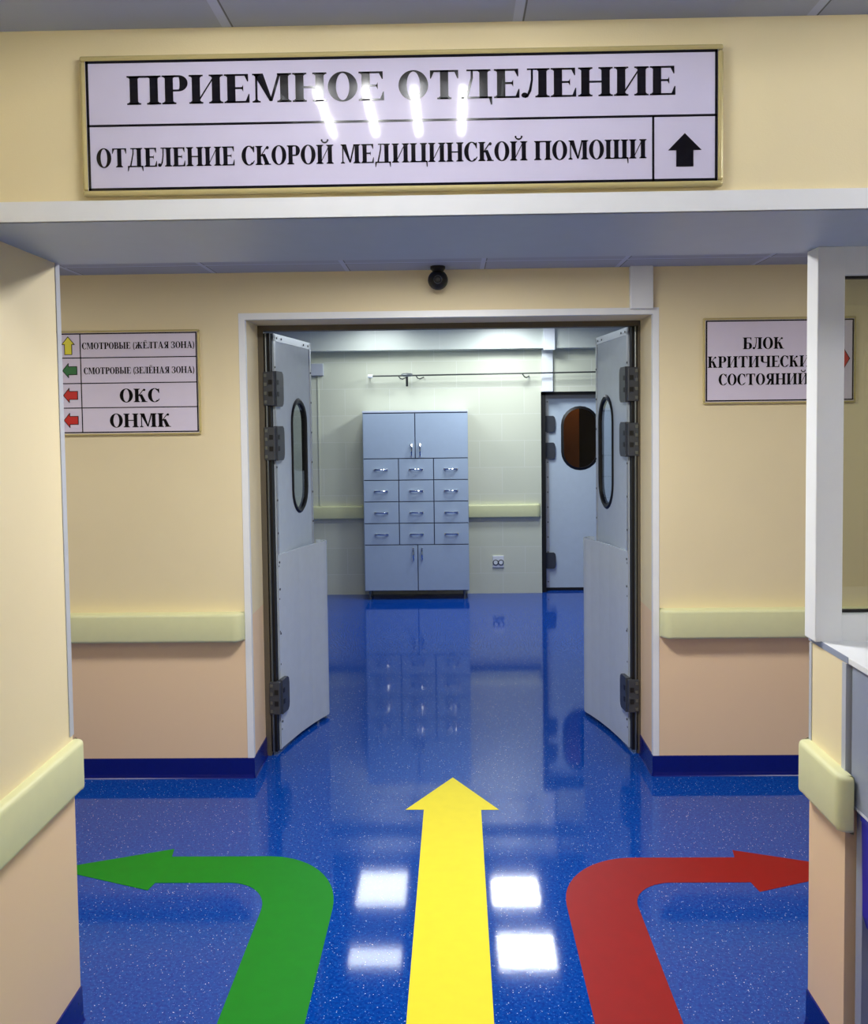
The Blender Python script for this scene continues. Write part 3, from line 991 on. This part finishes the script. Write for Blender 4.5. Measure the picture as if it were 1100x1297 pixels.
def door_leaf(name, label, hinge, free, s, ztop, wu0, wu1):
    """leaf in local coordinates: u along +y from the hinge, visible face at x=0 on side s"""
    dx, dy = free[0] - hinge[0], free[1] - hinge[1]
    L = hypot(dx, dy)
    root = empty(name, (hinge[0], hinge[1], 0), -atan2(dx, dy))
    struct(root, label, 'door')
    z0 = .018
    T = .018
    body = MB()
    hole = stadium((wu0 + wu1) / 2, 1.525, (wu1 - wu0) / 2, .305)
    plate_with_hole(body, 0, L, z0, ztop, hole, -s * T, 0)
    body.build('leaf', M['door'], root)
    # edge profiles with screws
    mb = MB()
    def bx(u0, u1, za, zb, t0, t1):
        a, b = sorted((s * t0, s * t1)); mb.box(a, b, u0, u1, za, zb)
    bx(.0, .028, z0, ztop, 0, .003); bx(L - .022, L + .003, z0, ztop, -T - .002, .003); bx(0, L + .003, ztop - .035, ztop + .003, -T - .002, .003)
    mb.build('edge_profile', M['edge_metal'], root)
    sc = MB()
    for z in [0.12 + .17 * k for k in range(12)]:
        a = s * .0032
        sc.lathe([(.0055, 0), (.0055, s * .002), (.003, s * .003)], (a, .014, z), 'x', 8)
        sc.lathe([(.0055, 0), (.0055, s * .002), (.003, s * .003)], (a, L - .010, z), 'x', 8)
    for u in (.05, .12, L - .13, L - .05):
        sc.lathe([(.0055, 0), (.0055, s * .002), (.003, s * .003)], (s * .0032, u, ztop - .018), 'x', 8)
    sc.build('screws', M['hinge'], root)
    # oval window: black gasket ring and pane
    for side_x in (0,):
        g = MB()
        out = stadium((wu0 + wu1) / 2, 1.525, (wu1 - wu0) / 2 + .012, .317)
        inn = stadium((wu0 + wu1) / 2, 1.525, (wu1 - wu0) / 2 - .014, .291)
        n = len(out)
        xs = [s * .014, s * .004, -s * (T + .004), -s * (T + .014)]
        for k in range(n):
            k2 = (k + 1) % n
            mid = lambda a, b, f: (a[0] + (b[0] - a[0]) * f, a[1] + (b[1] - a[1]) * f)
            o1, o2, i1, i2 = out[k], out[k2], inn[k], inn[k2]
            m1, m2 = mid(o1, i1, .45), mid(o2, i2, .45)
            xo = s * .0005; xf = s * .008; xi = -s * (T / 2)
            xb = -s * (T + .004); xob = -s * (T + .0005)
            V = [(xo, *o1), (xo, *o2), (xf, *m2), (xf, *m1), (xf * .6, *i2), (xf * .6, *i1), (xb, *i2), (xb, *i1), (xb, *m2), (xb, *m1), (xob, *o2), (xob, *o1)]
            g.add(V, [(0, 1, 2, 3), (3, 2, 4, 5), (5, 4, 6, 7), (7, 6, 8, 9), (9, 8, 10, 11)])
        gk = g.build('window_gasket', M['black'], root, smooth=True)
        pane = MB().prism(stadium((wu0 + wu1) / 2, 1.525, (wu1 - wu0) / 2 - .0135, .2915), -s * .003, -s * .007, 'x')
        pane.build('pane', M['glass'], gk)
    # moulded bumper on the lower half, wrapping the free edge
    prof = [(.004, .0), (.012, .12), (.026, .28), (.046, .42), (.066, .52), (.080, .575), (.085, .605), (.080, .635), (.062, .660), (.035, .672), (.008, .674)]
    kx = (L + .035) / .674
    prof = [(s * x, u * kx) for x, u in prof]
    b = MB().sheet(prof, (-1 if s > 0 else 1) * -.010, z0 + .004, 1.028)
    bo = b.build('bumper', M['bumper'], root, smooth=True)
    rv = MB()
    for z in (.16, .36, .62, .85, .99):
        rv.lathe([(.006, 0), (.006, s * .0025), (.003, s * .0035)], (s * .006, .016, z), 'x', 8)
    rv.build('rivets', M['hinge'], bo)
    # hinges: charcoal bodies with knuckles
    for (za, zb) in ((1.79, 1.968), (1.515, 1.69), (.212, .388)):
        h = MB()
        P = [(-.03, za), (.055, za), (.072, za + .012), (.078, za + .035), (.078, zb - .035), (.072, zb - .012), (.055, zb), (-.03, zb)]
        h.prism(P, *sorted((s * .003, s * .026)), 'x')
        a_, b_ = sorted((-s * .036, s * .02))
        h.box(a_, b_, -.058, -.02, za + .004, zb - .004, bev=.004)
        ho = h.build('hinge', M['hinge'], root)
        kn = MB()
        for k in range(4):
            zc = za + (zb - za) * (k + .5) / 4
            kn.box(*sorted((-s * .030, -s * .016)), -.0615, -.056, zc - .008, zc + .008)
        kn.build('hinge_bolts', M['steel'], ho)
        ks = MB()
        for k in range(2):
            zc = za + (zb - za) * (k + 1.05) / 3
            ks.box(*sorted((-s * .008, s * .012)), -.0605, -.056, zc - .012, zc + .012)
            ks.box(*sorted((s * .024, s * .0275)), -.02, .004, zc - .012, zc + .012)
        ks.build('hinge_slots', M['black'], ho)
    # seal strips between frame and leaf
    MB().box(*sorted((-s * .004, -s * .036)), -.040, -.003, z0, ztop).build('seal_strip', M['black'], root)
    MB().tube([(-s * .022, -.046, z0), (-s * .022, -.046, ztop)], .0055, 8).build('seal_rod', M['steel'], root)
    return root


door_leaf('door_1', 'left open grey leaf of the double door, with oval window and curved bumper', (-.899, 4.735), (-.8030, 5.35), 1, 2.158, .27, .52)
door_leaf('door_2', 'right open grey leaf of the double door, with oval window and curved bumper', (.899, 4.735), (.8360, 5.37), -1, 2.166, .29, .57)

# ------------------------------------------------------------------ drawer cabinet in the far room
YC = 8.87
cab = empty('drawer_cabinet', (-.34, 9.0, 0))
tag(cab, 'tall blue-grey cabinet with twelve drawers and four doors against the tiled wall', 'cabinet')
def cb(x0, x1, y0, y1, z0, z1, **k):
    return (x0 + .34, x1 + .34, y0 - 9.0, y1 - 9.0, z0, z1)
cx0, cx1 = -.842, .160
MB().box(*cb(cx0, cx1, YC + .02, 9.15, .085, 1.797)).build('carcass', M['cab_edge'], cab)
MB().box(*cb(cx0 - .003, cx1 + .003, YC + .0, 9.15, 1.797, 1.815), bev=.002).build('top_panel', M['cab_top'], cab)
for xa in (cx0, cx1 - .004):
    MB().box(*cb(xa, xa + .004, YC + .004, 9.15, .085, 1.797)).build('side_panel', M['cab'], cab)

def bow_handle(parent, x, z, half, vertical):
    mb = MB()
    pts = []
    for k in range(9):
        t_ = -1 + 2 * k / 8
        off = -.006 - .022 * (1 - t_ * t_)
        pts.append((x + .34 + (0 if vertical else t_ * half), YC - 9.0 + off, z + (t_ * half if vertical else 0)))
    mb.tube(pts, .0075, 8)
    for e in (-1, 1):
        mb.box(x + .34 + (-.006 if vertical else e * half - .008), x + .34 + (.006 if vertical else e * half + .008), YC - 9.0 - .012, YC - 9.0 + .001,
               z + (e * half - .008 if vertical else -.006), z + (e * half + .008 if vertical else .006))
    return mb.build('handle', M['chrome'], parent, smooth=True)

g = .0045
for (x0, x1, z0, z1, hx, hz) in ((cx0, -.3435, 1.358, 1.791, -.378, 1.440), (-.3435, cx1, 1.358, 1.791, -.297, 1.440),
                                 (cx0, -.3300, .087, .531, -.372, .440), (-.3300, cx1, .087, .531, -.290, .440)):
    d = MB().box(*cb(x0 + g, x1 - g, YC, YC + .018, z0 + g, z1 - g), bev=.001).build('door', M['cab'], cab)
    bow_handle(d, hx, hz, .055, True)
xs = [cx0, -.5045, -.1700, cx1]
zs = [1.358, 1.152, .9455, .7375, .531]
for r_ in range(4):
    for c in range(3):
        d = MB().box(*cb(xs[c] + g, xs[c + 1] - g, YC, YC + .018, zs[r_ + 1] + g, zs[r_] - g), bev=.001).build('drawer', M['cab'], cab)
        bow_handle(d, (xs[c] + xs[c + 1]) / 2, (zs[r_] + zs[r_ + 1]) / 2, .058, False)
for x in (cx0 + .045, cx1 - .045):
    for y in (YC + .04, 9.11):
        MB().lathe([(.016, 0), (.016, .006), (.011, .01), (.011, .085)], (x + .34, y - 9.0, 0), 'z', 14).build('leg', M['steel'], cab, smooth=True)

# ------------------------------------------------------------------ far door, trunking, rail, sockets
fd = empty('door_3', (1.4, 9.34, 0))
struct(fd, 'closed grey door with dark oval window in the far wall', 'door')
lb = MB()
hole = [(y - 0, z) for y, z in stadium(1.285, 1.525, .180, .310)]
plate_with_hole(lb, .932, 1.89, .03, 1.955, hole, -.02, .02)
lb.v = [(y - 1.4, -.0 + x - .02, z) for (x, y, z) in lb.v]
lb.build('leaf', M['door'], fd)
P0 = stadium(1.285 - 1.4, 1.525, .190, .320); P1 = stadium(1.285 - 1.4, 1.525, .165, .295)
gk = MB()
n = len(P0)
for k in range(n):
    k2 = (k + 1) % n
    a, b, c, d = P0[k], P0[k2], P1[k2], P1[k]
    gk.add([(a[0], -.041, a[1]), (b[0], -.041, b[1]), (c[0], -.052, c[1]), (d[0], -.052, d[1]), (c[0], .01, c[1]), (d[0], .01, d[1])], [(0, 1, 2, 3), (3, 2, 4, 5)])
gko = gk.build('window_gasket', M['black'], fd, smooth=True)
MB().prism(stadium(1.285 - 1.4, 1.525, .167, .297), -.023, -.017, 'y').build('pane', M['glass'], gko)
for (za, zb) in ((1.59, 1.75), (1.325, 1.485), (.225, .385)):
    P = [(-.50, za), (-.385, za), (-.37, za + .012), (-.365, za + .04), (-.365, zb - .04), (-.37, zb - .012), (-.385, zb), (-.50, zb)]
    MB().prism(P, -.068, -.040, 'y').build('hinge', M['hinge'], fd)
sc = MB()
for k in range(13):
    sc.lathe([(.007, 0), (.007, -.003), (.003, -.004)], (-.44, -.040, .09 + .15 * k), 'y', 8)
sc.build('screws', M['hinge'], fd)
MB().box(-.468, .49, -.043, -.04, 1.92, 1.955).box(-.468, -.425, -.0425, -.04, .03, 1.955).build('edge_profile', M['edge_metal'], fd)
MB().box(-.468, .49, -.040, .0, .002, .03).build('bottom_seal', M['black'], fd)
struct(MB().box(.887, .932, 9.20, 9.40, 0, 1.983).box(1.89, 1.928, 9.20, 9.40, 0, 1.983).box(.887, 1.928, 9.20, 9.40, 1.955, 1.983).build('trim_5', M['black']),
       'black frame of the far door', 'trim')
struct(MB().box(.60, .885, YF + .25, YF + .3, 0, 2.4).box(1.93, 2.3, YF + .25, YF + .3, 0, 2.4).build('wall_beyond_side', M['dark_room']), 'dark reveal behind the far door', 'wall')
wp = MB().box(.62, 1.40, 10.2, 10.26, 0, 2.1, bev=.004).build('wood_panel', M['brown'])
tag(wp, 'brown wooden panel seen through the far door window', 'panel')

tk = MB().box(.893, 1.000, 9.125, YF, 1.986, 2.40, bev=.004).build('cable_trunking', M['white_pvc'])
tag(tk, 'white cable trunking on the tiled wall above the far door, under the beam', 'cable cover')
tk = MB().box(.893, 1.003, 8.955, 9.0, 2.378, ZF, bev=.004).build('cable_trunking', M['white_pvc'])
tag(tk, 'white cable trunking crossing the beam face over the far door', 'cable cover')
tk = MB().box(.838, .944, YD - .035, YD, OZ + .020, ZC, bev=.004).build('cable_trunking', M['white_pvc'])
tag(tk, 'short white cable trunking from double door frame up to corridor ceiling', 'cable cover')

jb = empty('junction_box', (-1.30, YF, 2.17)); tag(jb, 'pale wall box beside the top of the left door leaf', 'box')
MB().box(-.065, .057, -.05, 0, 0, .118, bev=.005).build('lid', M['trim_grey'], jb)
MB().box(-.008, .004, -.010, 0, -1.28, .0).build('conduit', M['tile'], jb)

rl = empty('wall_rail', (.4, YF, 2.155)); tag(rl, 'thin dark rail with brackets across the tiled wall over the cabinet', 'rail')
yr = -.12
MB().tube([(-1.165, yr, -.002), (1.30, yr, .014)], .0075, 10).build('rod', M['dark_steel'], rl, smooth=True)
MB().lathe([(.018, -.02), (.018, .025)], (-1.178, yr, -.002), 'x', 14).build('end_cap', M['white_pvc'], rl, smooth=True)
MB().tube([(-1.178, yr, -.002), (-1.185, -.05, -.01), (-1.185, 0, -.012)], .007, 8).build('bracket', M['chrome'], rl, smooth=True)
for x in (-.885, -.715, .318, 1.22):
    MB().tube([(x - .02, yr, .0), (x, yr - .004, -.028), (x + .02, yr + .02, -.032), (x + .045, -.04, -.018), (x + .05, 0, -.012)], .006, 8).build('bracket', M['dark_steel'], rl, smooth=True)
hk = empty('hanging_clamp', (-.421, YF - .12, 2.155)); tag(hk, 'small black clamp hanging from the thin wall rail', 'clamp')
MB().lathe([(.009, -.055), (.016, -.04), (.019, 0), (.016, .04), (.009, .055)], (0, 0, .006), 'x', 14).build('slider', M['steel'], hk, smooth=True)
MB().box(-.011, .011, -.009, .009, -.105, .0, bev=.003).build('stem', M['black'], hk)

so = empty('wall_socket', (.4535, YF, .318)); tag(so, 'white double power socket low on the tiled wall', 'socket')
MB().box(-.056, .056, -.014, 0, -.058, .058, bev=.004).build('plate', M['white_pvc'], so)
for s_ in (-1, 1):
    rg = MB()
    prof = [(.028, -.014), (.029, -.020), (.025, -.021), (.023, -.012), (.0, -.012)]
    rg.lathe(prof[:4], (s_ * .026, 0, -.008), 'y', 20)
    so2 = rg.build('outlet_ring', M['hinge'], so, smooth=True)
    MB().lathe([(.021, -.012), (.020, -.019)], (s_ * .026, 0, -.008), 'y', 20).build('outlet_face', M['white_pvc'], so2)

# ------------------------------------------------------------------ dome camera over the double door
dc = empty('security_camera', (-.052, 4.30, ZC)); tag(dc, 'small black dome camera under corridor ceiling above the double door', 'camera')
MB().lathe([(.034, 0), (.034, -.012), (.028, -.018), (.026, -.022)], (0, 0, 0), 'z', 24).build('base', M['black'], dc, smooth=True)
prof = []
for k in range(13):
    a = pi * k / 12
    prof.append((max(.046 * sin(a), .0005), -.062 + .046 * cos(a)))
bd = MB().lathe(prof, (0, 0, 0), 'z', 24).build('ball', M['black'], dc, smooth=True)
MB().tube([(.018 * cos(2 * pi * k / 16), -.043, -.066 + .018 * sin(2 * pi * k / 16)) for k in range(16)], .0018, 6, closed=True).build('lens_ring', M['hinge'], bd)

# ------------------------------------------------------------------ reception window and counter
fw = empty('window_1', (1.0, 2.52, 1.10)); struct(fw, 'white framed reception window above the counter', 'window')
X0, X1 = .968 - 1.0, 3.2 - 1.0
MB().box(X0, .040, -.035, .04, 0, ZL - .012 - 1.10, bev=.003).build('jamb', M['white_pvc'], fw)
MB().box(.040, X1, -.03, .04, .975, ZL - .012 - 1.10).build('head_rail', M['white_pvc'], fw)
MB().box(.040, X1, -.03, .04, 0, .073).build('bottom_rail', M['white_pvc'], fw)
MB().box(.040, X1, -.004, .012, .073, .080).box(.040, X1, -.004, .012, .968, .975).build('seal', M['black'], fw)
MB().box(.040, X1, .0, .006, .08, .968).build('pane', M['glass_rec'], fw)

ct = empty('counter_top', (1.6, 2.1, 1.0855)); tag(ct, 'white counter top lying on the right pier below the window frame', 'counter')
MB().box(-.615, 1.55, -.36, .47, 0, .016, bev=.0015).build('board', M['white_pvc'], ct)
MB().box(-.6165, -.6150, .215, .4705, 0, .0165).build('edge_strip', M['desk'], ct)
ds = empty('reception_desk', (1.6, 2.1, 0)); tag(ds, 'grey reception desk box under the white counter, right edge of the photo', 'desk')
MB().box(-.607, 1.2, -.28, .212, .730, 1.0845, bev=.002).build('desk_box', M['desk'], ds)
MB().box(-.608, -.606, -.28, .212, .728, .735).build('edge_band', M['cab_top'], ds)
MB().box(-.597, 1.2, .165, .20, 0, .730).build('leg_panel', M['desk'], ds)

bn = empty('plastic_bin', (1.286, 2.205, .43)); tag(bn, 'deep blue rounded plastic bin hung under the grey desk box', 'bin')
P = [(-.285, .045), (-.275, .012), (-.25, 0), (.25, 0), (.275, .012), (.285, .045), (.29, .296), (-.29, .296)]
MB().prism(P, -.04, .053, 'y').build('body', M['blue_plastic'], bn)
MB().box(-.292, .292, -.044, .056, .280, .299, bev=.002).build('rim', M['blue_plastic'], bn)

# ------------------------------------------------------------------ ceiling lights
def panel_light(label, x0, x1, y0, y1, z, m, group):
    cx_, cy_ = (x0 + x1) / 2, (y0 + y1) / 2
    r_ = empty('ceiling_light', (cx_, cy_, z)); tag(r_, label, 'lamp', group)
    a, b = (x1 - x0) / 2, (y1 - y0) / 2
    f = .02
    MB().box(-a - f, a + f, -b - f, -b, -.012, 0).box(-a - f, a + f, b, b + f, -.012, 0).box(-a - f, -a, -b, b, -.012, 0).box(a, a + f, -b, b, -.012, 0).build('frame', M['white_pvc'], r_)
    MB().add([(-a, -b, -.006), (a, -b, -.006), (a, b, -.006), (-a, b, -.006)], [(0, 3, 2, 1)]).build('diffuser', m, r_)
    return r_

G = 'square ceiling panels mirrored in the blue floor'
for (x0, x1, y0, y1, lab) in ((-.905, -.46, 8.14, 8.76, 'far left ceiling panel of the far room'), (.335, .755, 8.16, 8.60, 'far right ceiling panel of the far room'),
                              (-.87, -.45, 7.20, 7.46, 'near left ceiling panel of the far room'), (.34, .80, 7.17, 7.66, 'near right ceiling panel of the far room')):
    panel_light(lab, x0, x1, y0, y1, ZF, M['lamp_far_left' if x0 < 0 else 'lamp_far_bright' if y0 > 8 else 'lamp_far'], G)
for x, lab in ((0.0, 'corridor ceiling panel in front of the double door'), (-2.5, 'corridor ceiling panel to the left'), (2.5, 'corridor ceiling panel to the right')):
    panel_light(lab, x - .3, x + .3, *((3.1, 3.4) if x == 0 else (2.95, 3.55)), ZC, M['lamp_corr_mid' if x == 0 else 'lamp_corr'], 'corridor ceiling panels')
panel_light('unseen dim fill lamp added to light the room behind the far door', 1.3, 1.6, 9.8, 10.0, 2.4, M['lamp_added_fill'], None)  # added, unseen source so the brown panel shows through the door window

def tube_light(label, cx_, cy_, z, m='lamp_tube'):
    r_ = empty('ceiling_light', (cx_, cy_, z)); tag(r_, label, 'lamp', 'four-tube ceiling lights of the near hall')
    a, b, f = .29, .29, .02
    MB().box(-a - f, a + f, -b - f, -b, -.014, 0).box(-a - f, a + f, b, b + f, -.014, 0).box(-a - f, -a, -b, b, -.014, 0).box(a, a + f, -b, b, -.014, 0).build('frame', M['white_pvc'], r_)
    MB().box(-a, a, -b, b, -.003, -.001).build('reflector', M['white_pvc'], r_)
    for k in range(4):
        x = -.186 + k * .124
        MB().tube([(x, -.16, -.020), (x, .19, -.020)], .010, 8).build('tube', M[m], r_)
    return r_

tube_light('four-tube ceiling light mirrored in the big sign', -.146, 1.485, ZN)
tube_light('four-tube ceiling light behind the viewer', -.147, -.7, ZN)
tube_light('four-tube ceiling light over the reception desk', 1.50, 1.25, ZN, 'lamp_tube_desk')
tube_light('four-tube ceiling light by the back wall, right', 1.75, -.9, ZN)
